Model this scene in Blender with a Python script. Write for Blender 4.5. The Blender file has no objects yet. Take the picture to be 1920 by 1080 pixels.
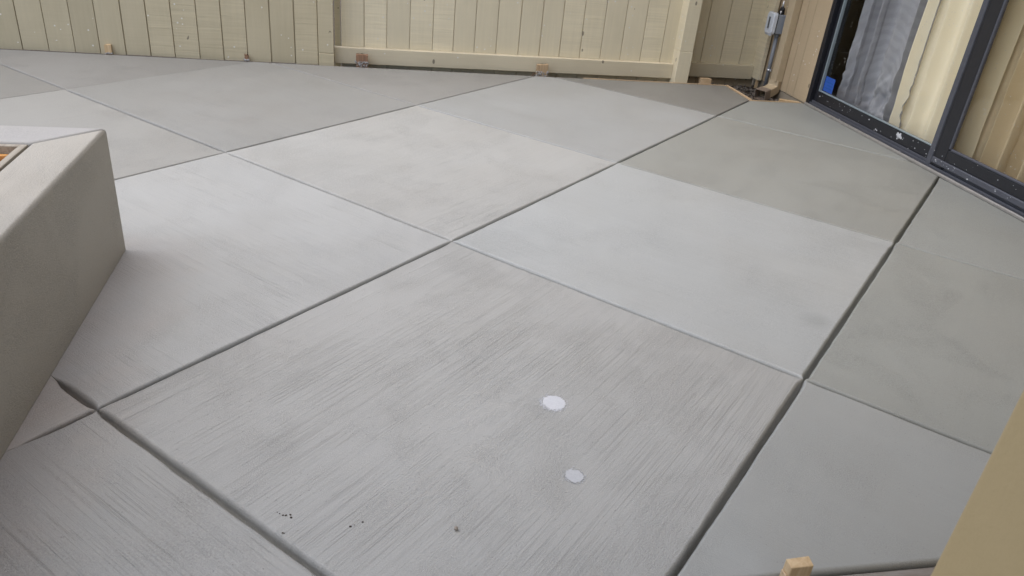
import bpy, bmesh, math, random
from mathutils import Vector, Matrix, noise
rad = math.radians
sc = bpy.context.scene
C = sc.collection

# ------------------------------------------------------------ camera
cam_data = bpy.data.cameras.new('camera')
cam = bpy.data.objects.new('camera', cam_data)
C.objects.link(cam)
RIGHT = Vector((0.98025167, -0.17608677, 0.09000062))
DOWN = Vector((-0.00555797, -0.47946596, -0.87754288))
FWD = Vector((0.19767592, 0.85971265, -0.47097600))
m = Matrix.Identity(4)
for i in range(3):
    m[i][0] = RIGHT[i]
    m[i][1] = -DOWN[i]
    m[i][2] = -FWD[i]
m.translation = Vector((0.5506354, -3.2316190, 1.1136831))
cam.matrix_world = m
cam_data.sensor_width = 36
cam_data.lens = 26.742
cam_data.clip_start = 0.02
cam_data.clip_end = 500
cam_data.dof.use_dof = True
cam_data.dof.focus_distance = 2.6
cam_data.dof.aperture_fstop = 9.0
sc.camera = cam

# ------------------------------------------------------------ world, sun, exposure
SUN_EL, SUN_AZ = 69.0, 262.0           # azimuth: clockwise from +Y, where the light comes from
world = bpy.data.worlds.new('World')
sc.world = world
world.use_nodes = True
wn = world.node_tree.nodes
wl = world.node_tree.links
for n in list(wn):
    wn.remove(n)
sky = wn.new('ShaderNodeTexSky')
sky.sky_type = 'NISHITA'
sky.sun_disc = False
sky.sun_elevation = rad(SUN_EL)
sky.sun_rotation = rad(SUN_AZ)
sky.air_density = 1.0
sky.dust_density = 2.5
sky.ozone_density = 1.0
bg = wn.new('ShaderNodeBackground')
bg.inputs['Strength'].default_value = 0.12
wo = wn.new('ShaderNodeOutputWorld')
wl.new(sky.outputs[0], bg.inputs[0])
wl.new(bg.outputs[0], wo.inputs[0])

sun_d = bpy.data.lights.new('sun', 'SUN')
sun_d.energy = 1.5
sun_d.angle = rad(95)
sun_d.color = (1.0, 0.975, 0.955)
sun = bpy.data.objects.new('sun', sun_d)
C.objects.link(sun)
a, e = rad(SUN_AZ), rad(SUN_EL)
sdir = Vector((math.sin(a) * math.cos(e), math.cos(a) * math.cos(e), math.sin(e)))
sun.rotation_euler = sdir.to_track_quat('Z', 'Y').to_euler()
sun.location = (0, 0, 8)

sc.view_settings.view_transform = 'Standard'
sc.view_settings.look = 'None'
sc.view_settings.gamma = 1
sc.view_settings.use_curve_mapping = False
sc.view_settings.exposure = 0.86
sc.cycles.max_bounces = 8
sc.cycles.transparent_max_bounces = 12

rng = random.Random(7)

# ------------------------------------------------------------ material helpers
class NT:
    def __init__(self, name):
        self.m = bpy.data.materials.new(name)
        self.m.use_nodes = True
        self.n = self.m.node_tree.nodes
        self.l = self.m.node_tree.links
        self.b = self.n['Principled BSDF']
    def new(self, t, **kw):
        x = self.n.new(t)
        for k, v in kw.items():
            setattr(x, k, v)
        return x
    def link(self, a, b):
        self.l.new(a, b)
    def coords(self, rot=0.0, scale=(1, 1, 1), shift=True):
        tc = self.new('ShaderNodeTexCoord')
        src = tc.outputs['Object']
        if shift:
            oi = self.new('ShaderNodeObjectInfo')
            mu = self.new('ShaderNodeMath', operation='MULTIPLY')
            mu.inputs[1].default_value = 53.7
            self.link(oi.outputs['Random'], mu.inputs[0])
            ad = self.new('ShaderNodeVectorMath', operation='ADD')
            self.link(src, ad.inputs[0])
            self.link(mu.outputs[0], ad.inputs[1])
            src = ad.outputs[0]
        r = self.new('ShaderNodeMapping')
        r.inputs['Rotation'].default_value = (0, 0, rot)
        self.link(src, r.inputs[0])
        s = self.new('ShaderNodeMapping')
        s.inputs['Scale'].default_value = scale
        self.link(r.outputs[0], s.inputs[0])
        return s.outputs[0]
    def noise(self, vec, scale, detail=3.0, rough=0.55, dist=0.0):
        x = self.new('ShaderNodeTexNoise')
        x.inputs['Scale'].default_value = scale
        x.inputs['Detail'].default_value = detail
        x.inputs['Roughness'].default_value = rough
        x.inputs['Distortion'].default_value = dist
        self.link(vec, x.inputs['Vector'])
        return x.outputs['Fac']
    def ramp(self, fac, stops):
        x = self.new('ShaderNodeValToRGB')
        els = x.color_ramp.elements
        while len(els) < len(stops):
            els.new(0.5)
        for el, (p, c) in zip(els, stops):
            el.position = p
            el.color = c if len(c) == 4 else (*c, 1)
        self.link(fac, x.inputs[0])
        return x.outputs[0]
    def maprange(self, v, a, b, c, d):
        x = self.new('ShaderNodeMapRange')
        for i, q in enumerate((a, b, c, d)):
            x.inputs[i + 1].default_value = q
        self.link(v, x.inputs[0])
        return x.outputs[0]
    def math(self, op, a, b):
        x = self.new('ShaderNodeMath', operation=op)
        for i, q in enumerate((a, b)):
            if isinstance(q, (int, float)):
                x.inputs[i].default_value = q
            else:
                self.link(q, x.inputs[i])
        return x.outputs[0]
    def mix(self, fac, c1, c2, mode='MIX'):
        x = self.new('ShaderNodeMixRGB', blend_type=mode)
        if isinstance(fac, (int, float)):
            x.inputs[0].default_value = fac
        else:
            self.link(fac, x.inputs[0])
        for i, q in ((1, c1), (2, c2)):
            if isinstance(q, (tuple, list)):
                x.inputs[i].default_value = (*q[:3], 1)
            else:
                self.link(q, x.inputs[i])
        return x.outputs[0]
    def bump(self, h, dist, strength=1.0, prev=None):
        x = self.new('ShaderNodeBump')
        x.inputs['Strength'].default_value = strength
        x.inputs['Distance'].default_value = dist
        self.link(h, x.inputs['Height'])
        if prev is not None:
            self.link(prev, x.inputs['Normal'])
        return x.outputs[0]
    def finish(self, col=None, rough=None, normal=None, metal=None):
        if col is not None:
            if isinstance(col, (tuple, list)):
                self.b.inputs['Base Color'].default_value = (*col[:3], 1)
            else:
                self.link(col, self.b.inputs['Base Color'])
        if rough is not None:
            if isinstance(rough, (int, float)):
                self.b.inputs['Roughness'].default_value = rough
            else:
                self.link(rough, self.b.inputs['Roughness'])
        if normal is not None:
            self.link(normal, self.b.inputs['Normal'])
        if metal is not None:
            self.b.inputs['Metallic'].default_value = metal
        return self.m

def concrete(name, base, rot, streak=1.0, bumpd=0.0012, warm=(0.338, 0.328, 0.305), rough=0.55, tone=False):
    t = NT(name)
    v1 = t.coords(rot, (2.6, 800.0, 2.6))
    v2 = t.coords(rot, (1.6, 260.0, 1.6))
    v3 = t.coords(rot, (1, 1, 1))
    fine = t.noise(v1, 1.0, 2.0, 0.6)
    mid = t.noise(v2, 1.0, 3.0, 0.6)
    blotch = t.noise(v3, 1.7, 4.0, 0.55, 0.4)
    tint = t.noise(v3, 2.6, 3.0, 0.5, 0.3)
    grain = t.noise(v3, 330.0, 2.0, 0.7)
    patch = t.maprange(t.noise(v3, 3.3, 2.0, 0.5, 0.5), 0.38, 0.60, 0.45, 1.0)   # where the broom bit deep
    st = t.math('MULTIPLY', t.math('SUBTRACT', t.math('ADD', t.math('MULTIPLY', fine, 0.72), t.math('MULTIPLY', mid, 0.28)), 0.5), patch)
    c = t.mix(t.maprange(tint, 0.42, 0.72, 0.0, 0.34), base, warm)
    if tone:
        oa = t.new('ShaderNodeObjectInfo')
        st = t.math('MULTIPLY', st, oa.outputs['Alpha'])
    if tone:
        ge = t.new('ShaderNodeNewGeometry')
        sx = t.new('ShaderNodeSeparateXYZ')
        t.link(ge.outputs['Position'], sx.inputs[0])
        wob = t.noise(ge.outputs['Position'], 9.0, 3.0)
        # reddish dirt washed down along the foot of the planter
        edge = t.math('ADD', sx.outputs[0], t.math('MULTIPLY', t.math('SUBTRACT', wob, 0.5), 0.22))
        foot = t.math('MULTIPLY', t.maprange(edge, -0.16, 0.10, 1.0, 0.0), t.maprange(sx.outputs[1], -0.80, -0.98, 0.0, 1.0))
        c = t.mix(t.math('MULTIPLY', foot, 0.55), c, (0.40, 0.335, 0.29))
        # round damp smudge on the slab by the door side
        dv = t.new('ShaderNodeVectorMath', operation='DISTANCE')
        t.link(ge.outputs['Position'], dv.inputs[0])
        dv.inputs[1].default_value = (1.94, -1.42, 0)
        dd = t.math('ADD', dv.outputs['Value'], t.math('MULTIPLY', t.math('SUBTRACT', wob, 0.5), 0.05))
        c = t.mix(t.maprange(dd, 0.020, 0.065, 0.24, 0.0), c, (0.16, 0.16, 0.155))
    if tone:                                # bay tone: finish differences, with some light falloff painted in
        oc = t.new('ShaderNodeObjectInfo')
        c = t.mix(1.0, c, oc.outputs['Color'], 'MULTIPLY')
    # broom scratches: thin, broken, darker at the bottom
    scr = t.noise(t.coords(rot, (2.8, 700.0, 2.8)), 1.0, 2.0, 0.6)
    scr = t.math('MULTIPLY', t.maprange(scr, 0.42, 0.30, 0.0, 1.0), patch)
    scr2 = t.noise(t.coords(rot, (2.0, 560.0, 2.0)), 1.0, 2.0, 0.6)
    scr2 = t.math('MULTIPLY', t.maprange(scr2, 0.58, 0.70, 0.0, 1.0), patch)
    gpatch = t.maprange(t.noise(v3, 4.1, 3.0, 0.6, 0.8), 0.42, 0.62, 0.25, 1.0)       # sandier areas
    sand = t.math('MULTIPLY', t.math('SUBTRACT', t.noise(v3, 330.0, 2.0, 0.75), 0.5), gpatch)
    if tone:
        sc_a = t.new('ShaderNodeObjectInfo')
        scr = t.math('MULTIPLY', scr, sc_a.outputs['Alpha'])
        scr2 = t.math('MULTIPLY', scr2, sc_a.outputs['Alpha'])
    val = t.math('ADD', 1.0, t.math('MULTIPLY', st, 0.30 * streak))
    val = t.math('ADD', val, t.math('MULTIPLY', t.math('SUBTRACT', blotch, 0.5), 0.14))
    val = t.math('ADD', val, t.math('MULTIPLY', sand, 0.85))
    val = t.math('SUBTRACT', val, t.math('MULTIPLY', scr, 0.10 * streak))
    val = t.math('ADD', val, t.math('MULTIPLY', scr2, 0.05 * streak))
    # tiny pits
    vo = t.new('ShaderNodeTexVoronoi')
    vo.inputs['Scale'].default_value = 75.0
    t.link(v3, vo.inputs['Vector'])
    pit = t.math('MULTIPLY', t.math('LESS_THAN', vo.outputs['Distance'], 0.10), t.math('GREATER_THAN', t.noise(v3, 7.0, 2.0), 0.53))
    val = t.math('SUBTRACT', val, t.math('MULTIPLY', pit, 0.22))
    # soft irregular stains
    stain = t.maprange(t.noise(v3, 0.9, 5.0, 0.6, 1.2), 0.56, 0.70, 0.0, 1.0)
    val = t.math('SUBTRACT', val, t.math('MULTIPLY', stain, 0.03))
    hsv = t.new('ShaderNodeHueSaturation')
    t.link(c, hsv.inputs['Color'])
    t.link(val, hsv.inputs['Value'])
    h = t.math('ADD', t.math('MULTIPLY', st, 0.7 * streak), t.math('MULTIPLY', sand, 1.5))
    h = t.math('SUBTRACT', h, t.math('MULTIPLY', pit, 0.6))
    h = t.math('SUBTRACT', h, t.math('MULTIPLY', scr, 0.35 * streak))
    nb = t.bump(h, bumpd)
    nb = t.bump(t.noise(v3, 5.0, 2.0), 0.003, 0.5, nb)
    return t.finish(hsv.outputs[0], t.maprange(blotch, 0.3, 0.7, rough - 0.02, rough + 0.12), nb)

def painted_wood(name, base, dark, saw=1.0, axis='z', flecks=True, rough=0.55):
    t = NT(name)
    v = t.coords(0, (1, 1, 1))
    big = t.noise(v, 2.2, 3.0)
    grain = t.noise(t.coords(0, (60, 60, 3.0) if axis == 'z' else (3.0, 60, 60)), 1.0, 4.0, 0.6, 0.3)
    sawv = t.coords(0, (2.5, 2.5, 95.0) if axis == 'z' else (95.0, 2.5, 2.5))
    sawn = t.noise(sawv, 1.0, 2.0, 0.5, 0.25)
    oi = t.new('ShaderNodeObjectInfo')
    am = t.maprange(oi.outputs['Random'], 0.35, 0.75, 0.1, 1.0)
    sw = t.math('MULTIPLY', t.math('SUBTRACT', sawn, 0.5), am)
    c = t.mix(t.maprange(big, 0.35, 0.7, 0.0, 1.0), base, dark)
    val = t.math('ADD', 1.0, t.math('MULTIPLY', sw, 0.35 * saw))
    val = t.math('ADD', val, t.math('MULTIPLY', t.math('SUBTRACT', grain, 0.5), 0.16))
    val = t.math('ADD', val, t.maprange(oi.outputs['Random'], 0, 1, -0.07, 0.07))
    hsv = t.new('ShaderNodeHueSaturation')
    t.link(c, hsv.inputs['Color'])
    t.link(val, hsv.inputs['Value'])
    col = hsv.outputs[0]
    if flecks:
        vo = t.new('ShaderNodeTexVoronoi')
        vo.inputs['Scale'].default_value = 26.0
        t.link(t.coords(0, (1, 1, 1)), vo.inputs['Vector'])
        mk = t.math('MULTIPLY', t.math('LESS_THAN', vo.outputs['Distance'], 0.13),
                    t.math('GREATER_THAN', t.noise(v, 4.0, 2.0), 0.565))
        col = t.mix(mk, col, (0.72, 0.70, 0.64))
        vo2 = t.new('ShaderNodeTexVoronoi')
        vo2.inputs['Scale'].default_value = 9.0
        t.link(t.coords(0, (1.3, 1.3, 0.7)), vo2.inputs['Vector'])
        mk2 = t.math('MULTIPLY', t.math('LESS_THAN', vo2.outputs['Distance'], 0.095),
                     t.math('GREATER_THAN', t.noise(v, 6.0, 2.0), 0.50))
        col = t.mix(t.math('MULTIPLY', mk2, 0.75), col, (0.12, 0.10, 0.075))
    h = t.math('ADD', t.math('MULTIPLY', sw, saw), t.math('MULTIPLY', grain, 0.4))
    return t.finish(col, rough, t.bump(h, 0.0018))

def raw_wood(name, c1, c2, axis='z', rough=0.75):
    t = NT(name)
    s = {'z': (90, 90, 5), 'x': (5, 90, 90), 'y': (90, 5, 90)}[axis]
    g = t.noise(t.coords(0, s), 1.0, 4.0, 0.6, 0.6)
    b = t.noise(t.coords(0, (1, 1, 1)), 18.0, 3.0)
    c = t.ramp(g, [(0.3, c2), (0.62, c1)])
    c = t.mix(t.maprange(b, 0.5, 0.75, 0, 0.5), c, c2)
    return t.finish(c, rough, t.bump(g, 0.0015))

def plain(name, col, rough=0.5, metal=0.0, var=0.12, ns=30.0, bumpd=0.0004):
    t = NT(name)
    v = t.coords(0, (1, 1, 1))
    f = t.noise(v, ns, 4.0)
    c = t.mix(f, tuple(x * (1 - var) for x in col), tuple(min(1, x * (1 + var)) for x in col))
    return t.finish(c, t.maprange(f, 0.3, 0.7, max(0, rough - 0.06), rough + 0.08), t.bump(f, bumpd), metal)

M = {}
M['slab_a'] = concrete('concrete_broomed_warm', (0.367, 0.366, 0.352), rad(-45), 0.92, 0.0018, tone=True)
M['slab_b'] = concrete('concrete_broomed_cool', (0.371, 0.374, 0.366), rad(45), 0.95, 0.0014, tone=True)
M['planter'] = concrete('concrete_planter', (0.435, 0.408, 0.352), rad(90), 0.6, 0.0018, warm=(0.36, 0.32, 0.26))
M['planter_far'] = concrete('concrete_planter_cross', (0.42, 0.405, 0.38), 0.0, 0.5, 0.0014, warm=(0.36, 0.33, 0.28))
M['fence'] = painted_wood('fence_paint', (0.545, 0.475, 0.325), (0.485, 0.42, 0.28))
M['fence_brightened'] = painted_wood('fence_paint_brightened', (0.735, 0.655, 0.475), (0.675, 0.60, 0.43))  # same fence paint, brightened to offset shade on the recessed runs
M['rail'] = painted_wood('fence_paint_rail', (0.69, 0.61, 0.44), (0.62, 0.54, 0.385), 0.5, 'x')  # base raised because the rail gets less light
M['house'] = painted_wood('house_paint', (0.50, 0.395, 0.26), (0.44, 0.345, 0.225), 0.25)
M['spout'] = plain('downspout_paint', (0.50, 0.405, 0.27), 0.45)
M['brown_metal'] = plain('brown_metal', (0.24, 0.19, 0.15), 0.45)
M['black'] = plain('black_aluminium', (0.018, 0.019, 0.024), 0.34, 0.0, 0.3, 60)
M['dark_grey'] = plain('grey_aluminium', (0.095, 0.10, 0.12), 0.4, 0.2, 0.25, 60)
M['bare_metal'] = plain('worn_aluminium', (0.42, 0.40, 0.37), 0.42, 0.5, 0.3, 40)
M['bead'] = plain('glazing_bead', (0.25, 0.30, 0.32), 0.4)
M['zinc'] = plain('zinc', (0.75, 0.77, 0.80), 0.28, 0.85, 0.1)
M['pvc'] = plain('grey_pvc', (0.22, 0.235, 0.26), 0.42)
M['box_grey'] = plain('box_grey', (0.30, 0.33, 0.38), 0.45)
M['cover'] = plain('cover_plastic', (0.60, 0.64, 0.70), 0.3)
M['slot'] = plain('slot_grey', (0.10, 0.105, 0.11), 0.5)
M['gland'] = plain('black_rubber', (0.015, 0.015, 0.017), 0.4)
M['wood_new'] = raw_wood('fresh_wood', (0.66, 0.50, 0.30), (0.50, 0.34, 0.18))
M['wood_new_x'] = raw_wood('fresh_wood_x', (0.66, 0.50, 0.32), (0.46, 0.31, 0.17), 'x')
M['wood_new_y'] = raw_wood('fresh_wood_y', (0.66, 0.50, 0.32), (0.46, 0.31, 0.17), 'y')
M['wood_orange'] = raw_wood('orange_ply', (0.62, 0.31, 0.09), (0.30, 0.15, 0.06), 'y')
M['wood_dusty'] = raw_wood('dusty_form', (0.27, 0.25, 0.225), (0.20, 0.165, 0.135), 'x')
M['wood_dusty_y'] = raw_wood('dusty_form_pale', (0.40, 0.36, 0.29), (0.27, 0.23, 0.18), 'y')
M['wood_old'] = raw_wood('old_stake', (0.30, 0.17, 0.10), (0.14, 0.085, 0.055))
M['wood_mid'] = raw_wood('weathered_stake', (0.50, 0.36, 0.21), (0.30, 0.20, 0.12))
M['blue'] = plain('blue_sticker', (0.03, 0.10, 0.43), 0.45)
M['sticker_print'] = plain('sticker_print', (0.008, 0.10, 0.33), 0.5)
M['splash_grey'] = plain('faint_splash', (0.47, 0.48, 0.49), 0.6, 0, 0.14, 220)
M['white_spot'] = plain('dried_paint', (0.57, 0.58, 0.60), 0.6, 0, 0.1, 160)
M['soil'] = plain('soil', (0.055, 0.042, 0.031), 0.95, 0, 0.45, 40, 0.01)
M['dirt'] = plain('ground_dirt', (0.06, 0.045, 0.034), 0.95, 0, 0.4, 6, 0.01)
M['stone'] = plain('pebble', (0.16, 0.14, 0.12), 0.8, 0, 0.5, 25)
M['stone_light'] = plain('pebble_light', (0.27, 0.235, 0.195), 0.8, 0, 0.3, 25)
M['foundation'] = plain('foundation_concrete', (0.33, 0.28, 0.21), 0.85, 0, 0.15, 18)
M['plaster'] = plain('interior_plaster', (0.25, 0.22, 0.18), 0.8)
M['roof'] = plain('eave_paint', (0.30, 0.25, 0.18), 0.7)
M['carpet'] = plain('carpet', (0.20, 0.18, 0.16), 0.95, 0, 0.3, 200, 0.003)

def stucco():
    t = NT('near_wall_paint')
    v = t.coords(0, (1, 1, 1))
    f = t.noise(v, 120.0, 3.0, 0.6)
    b = t.noise(v, 9.0, 3.0)
    c = t.mix(b, (0.49, 0.368, 0.190), (0.53, 0.40, 0.212))
    return t.finish(c, 0.6, t.bump(f, 0.0007))
M['stucco'] = stucco()

def glass(name, tint, k):
    t = NT(name)
    t.n.remove(t.b)
    out = t.n['Material Output']
    tr = t.new('ShaderNodeBsdfTransparent')
    tr.inputs[0].default_value = (*tint, 1)
    gl = t.new('ShaderNodeBsdfGlossy')
    gl.inputs['Roughness'].default_value = 0.02
    lw = t.new('ShaderNodeLayerWeight')
    lw.inputs[0].default_value = 0.5
    ml = t.math('MULTIPLY', t.math('ADD', t.math('MULTIPLY', t.math('POWER', lw.outputs['Facing'], 5.0), 0.95), 0.035), k)
    # dried splashes on the lower glass
    v = t.coords(0, (1, 1, 1), False)
    vo = t.new('ShaderNodeTexVoronoi')
    vo.inputs['Scale'].default_value = 45.0
    t.link(v, vo.inputs['Vector'])
    mk = t.math('MULTIPLY', t.math('LESS_THAN', vo.outputs['Distance'], 0.09),
                t.math('GREATER_THAN', t.noise(v, 7.0, 2.0), 0.55))
    df = t.new('ShaderNodeBsdfDiffuse')
    df.inputs[0].default_value = (0.7, 0.7, 0.7, 1)
    m1 = t.new('ShaderNodeMixShader')
    t.link(ml, m1.inputs[0]); t.link(tr.outputs[0], m1.inputs[1]); t.link(gl.outputs[0], m1.inputs[2])
    m2 = t.new('ShaderNodeMixShader')
    t.link(t.math('MULTIPLY', mk, 0.8), m2.inputs[0]); t.link(m1.outputs[0], m2.inputs[1]); t.link(df.outputs[0], m2.inputs[2])
    t.link(m2.outputs[0], out.inputs['Surface'])
    return t.m
M['glass'] = glass('door_glass', (0.985, 0.985, 0.97), 0.9)
M['glass_screen'] = glass('door_glass_tinted', (0.975, 0.965, 0.93), 0.9)

def cloth(name, c1, c2, pattern=False):
    t = NT(name)
    v = t.coords(0, (1, 1, 1), False)
    weave = t.noise(t.coords(0, (300, 300, 300), False), 1.0, 2.0)
    b = t.noise(v, 6.0, 3.0)
    c = t.mix(b, c1, c2)
    if pattern:
        w = t.new('ShaderNodeTexWave', wave_type='RINGS', rings_direction='SPHERICAL')
        w.inputs['Scale'].default_value = 5.5
        w.inputs['Distortion'].default_value = 5.0
        w.inputs['Detail'].default_value = 2.0
        w.inputs['Detail Scale'].default_value = 1.4
        t.link(t.coords(0, (1.0, 2.2, 1.1), False), w.inputs['Vector'])
        c = t.mix(t.maprange(w.outputs['Fac'], 0.35, 0.75, 0.0, 0.38), c, (0.27, 0.28, 0.31))
    m_ = t.finish(c, 0.7, t.bump(weave, 0.0005))
    return m_
M['sheer'] = cloth('grey_sheer', (0.46, 0.47, 0.52), (0.27, 0.27, 0.30), True)
M['cream'] = cloth('cream_cloth', (0.93, 0.85, 0.67), (0.89, 0.78, 0.56))
M['cream2'] = cloth('beige_cloth', (0.70, 0.60, 0.43), (0.62, 0.51, 0.34))

# ------------------------------------------------------------ object helpers
def props(o, label=None, cat=None, group=None, kind=None):
    if label: o['label'] = label
    if cat: o['category'] = cat
    if group: o['group'] = group
    if kind: o['kind'] = kind
    return o

def empty(name, loc, **kw):
    o = bpy.data.objects.new(name, None)
    o.empty_display_size = 0.05
    o.location = loc
    C.objects.link(o)
    return props(o, **kw)

def wloc(o):
    v = Vector(o.location)
    p = o.parent
    while p:
        v = v + Vector(p.location)
        p = p.parent
    return v

def mesh_obj(name, verts, faces, mat, parent=None, loc=None, smooth=False):
    """verts in world space; origin goes to loc (default: centre)"""
    if loc is None:
        loc = Vector((sum(v[0] for v in verts), sum(v[1] for v in verts), sum(v[2] for v in verts))) / len(verts)
    loc = Vector(loc)
    me = bpy.data.meshes.new(name)
    me.from_pydata([tuple(Vector(v) - loc) for v in verts], [], faces)
    me.materials.append(mat)
    me.update()
    if smooth:
        me.polygons.foreach_set('use_smooth', [True] * len(me.polygons))
    o = bpy.data.objects.new(name, me)
    C.objects.link(o)
    if parent is not None:
        o.parent = parent
        o.location = loc - wloc(parent)
    else:
        o.location = loc
    return o

def bm_obj(name, bm, mat, parent=None, loc=(0, 0, 0), smooth=False):
    bm.normal_update()
    bmesh.ops.translate(bm, verts=bm.verts, vec=-Vector(loc))
    me = bpy.data.meshes.new(name)
    bm.to_mesh(me)
    bm.free()
    me.materials.append(mat)
    if smooth:
        me.polygons.foreach_set('use_smooth', [True] * len(me.polygons))
    o = bpy.data.objects.new(name, me)
    C.objects.link(o)
    if parent is not None:
        o.parent = parent
        o.location = Vector(loc) - wloc(parent)
    else:
        o.location = loc
    return o

def add_prism(bm, pts, z0, z1):
    lo = [bm.verts.new((x, y, z0)) for x, y in pts]
    hi = [bm.verts.new((x, y, z1)) for x, y in pts]
    n = len(pts)
    bm.faces.new(hi)
    bm.faces.new(lo[::-1])
    for i in range(n):
        bm.faces.new((lo[i], lo[(i + 1) % n], hi[(i + 1) % n], hi[i]))
    return lo, hi

def box(name, x0, x1, y0, y1, z0, z1, mat, parent=None, bev=0.0015, seg=1):
    bm = bmesh.new()
    add_prism(bm, [(x0, y0), (x1, y0), (x1, y1), (x0, y1)], z0, z1)
    if bev:
        bmesh.ops.bevel(bm, geom=list(bm.edges), offset=bev, segments=seg, affect='EDGES', profile=0.5)
    return bm_obj(name, bm, mat, parent, ((x0 + x1) / 2, (y0 + y1) / 2, z0))

def cyl(name, p0, p1, r0, r1, mat, parent=None, n=16, smooth=True):
    p0, p1 = Vector(p0), Vector(p1)
    d = (p1 - p0).normalized()
    u = d.orthogonal().normalized()
    w = d.cross(u)
    vs = []
    for p, r in ((p0, r0), (p1, r1)):
        for k in range(n):
            t = 2 * math.pi * k / n
            vs.append(p + u * math.cos(t) * r + w * math.sin(t) * r)
    fs = [(k, (k + 1) % n, n + (k + 1) % n, n + k) for k in range(n)]
    fs += [tuple(range(n - 1, -1, -1)), tuple(range(n, 2 * n))]
    o = mesh_obj(name, vs, fs, mat, parent, (p0 + p1) / 2)
    me = o.data
    for p in me.polygons:
        p.use_smooth = smooth and len(p.vertices) == 4
    return o

# ============================================================ SETTING
S = 1.22                                   # 4 ft concrete panels, laid diagonally
Y_FENCE, X_DOOR, Y_FORM = 1.69, 3.43, -2.345

# ground: one sheet, with a lower bed in it
gb = bmesh.new()
R_ = 120
xs = [-R_, -20, -6, -3, 0, 3, 6, 20, R_]
grid = [[gb.verts.new((x, y, -0.125)) for x in xs] for y in xs]
for j in range(len(xs) - 1):
    for i in range(len(xs) - 1):
        gb.faces.new((grid[j][i], grid[j][i + 1], grid[j + 1][i + 1], grid[j + 1][i]))
props(bm_obj('ground', gb, M['dirt']), kind='structure')

patio = empty('patio', (0, 0, 0), kind='structure')

def st(x, y): return ((x - y) / math.sqrt(2), (x + y) / math.sqrt(2))
def xy(s, t): return ((s + t) / math.sqrt(2), (t - s) / math.sqrt(2))

LA = {k: (k * S, 0.0) for k in range(-4, 6)}       # s = a + b*t
LA[2] = (2.440, 0.006)
LA[-1] = (-1.243, 0.0)
LB = {k: (k * S, 0.0) for k in range(-4, 6)}       # t = a + b*s
LB[1] = (1.222, 0.012)
LB[2] = (2.475, 0.020)
LB[-1] = (-1.249, 0.0)
LB[0] = (0.008, 0.0)
def cross(a, b):
    a0, a1 = LA[a]; b0, b1 = LB[b]
    s = (a0 + a1 * b0) / (1 - a1 * b1)
    return xy(s, b0 + b1 * s)

def clip(poly, nx, ny, d, tag):
    """keep nx*x+ny*y<=d; poly: list of (x,y,tag of the edge leaving this vertex)"""
    out = []
    n = len(poly)
    for i in range(n):
        x0, y0, t0 = poly[i]
        x1, y1, _ = poly[(i + 1) % n]
        f0, f1 = nx * x0 + ny * y0 - d, nx * x1 + ny * y1 - d
        if f0 <= 0:
            out.append((x0, y0, t0))
            if f1 > 0:
                k = f0 / (f0 - f1)
                out.append((x0 + (x1 - x0) * k, y0 + (y1 - y0) * k, tag))
        elif f1 <= 0:
            k = f0 / (f0 - f1)
            out.append((x0 + (x1 - x0) * k, y0 + (y1 - y0) * k, t0))
    return out

#      joint: (half width, depth) per line
JW = {('A', 0): (0.0090, 0.024), ('A', 1): (0.0112, 0.030), ('A', 2): (0.0135, 0.034), ('A', -1): (0.005, 0.007),
      ('B', -1): (0.0150, 0.033), ('B', 0): (0.0115, 0.026), ('B', 1): (0.0110, 0.0200), ('B', 2): (0.0105, 0.0180)}
PLX, PLY = -0.155, -0.94                    # outer corner of the planter

def joint(tag, x, y):
    w, d = JW.get(tag, (0.009, 0.014)) if tag[0] in 'AB' else {'edge': (0.008, 0.010), 'form': (0.014, 0.018), 'door': (0.004, 0.010)}[tag[0]]
    if tag[0] in 'AB':
        wob = noise.noise(Vector((x * 9, y * 9, 3.3))) * 0.22 + noise.noise(Vector((x * 40, y * 40, 1.3))) * 0.12
        w *= 1 + wob
        # close to a crossing the tool was lifted: shallower there
        s, t = st(x, y)
        u = t if tag[0] == 'A' else s
        q = abs(u / S - round(u / S)) * S
        f = 0.40 + 0.60 * min(1, q / 0.035)
        d *= f
        w *= 0.6 + 0.4 * min(1, q / 0.035)
        # grooves run out just before the planter
        if y < PLY + 0.06:
            g = max(0.0, min(1.0, (x - (PLX + 0.014)) / (0.022 if tag[0] == 'B' else 0.055))) ** 0.6
            w *= g
            d *= g
    return w, d

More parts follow.
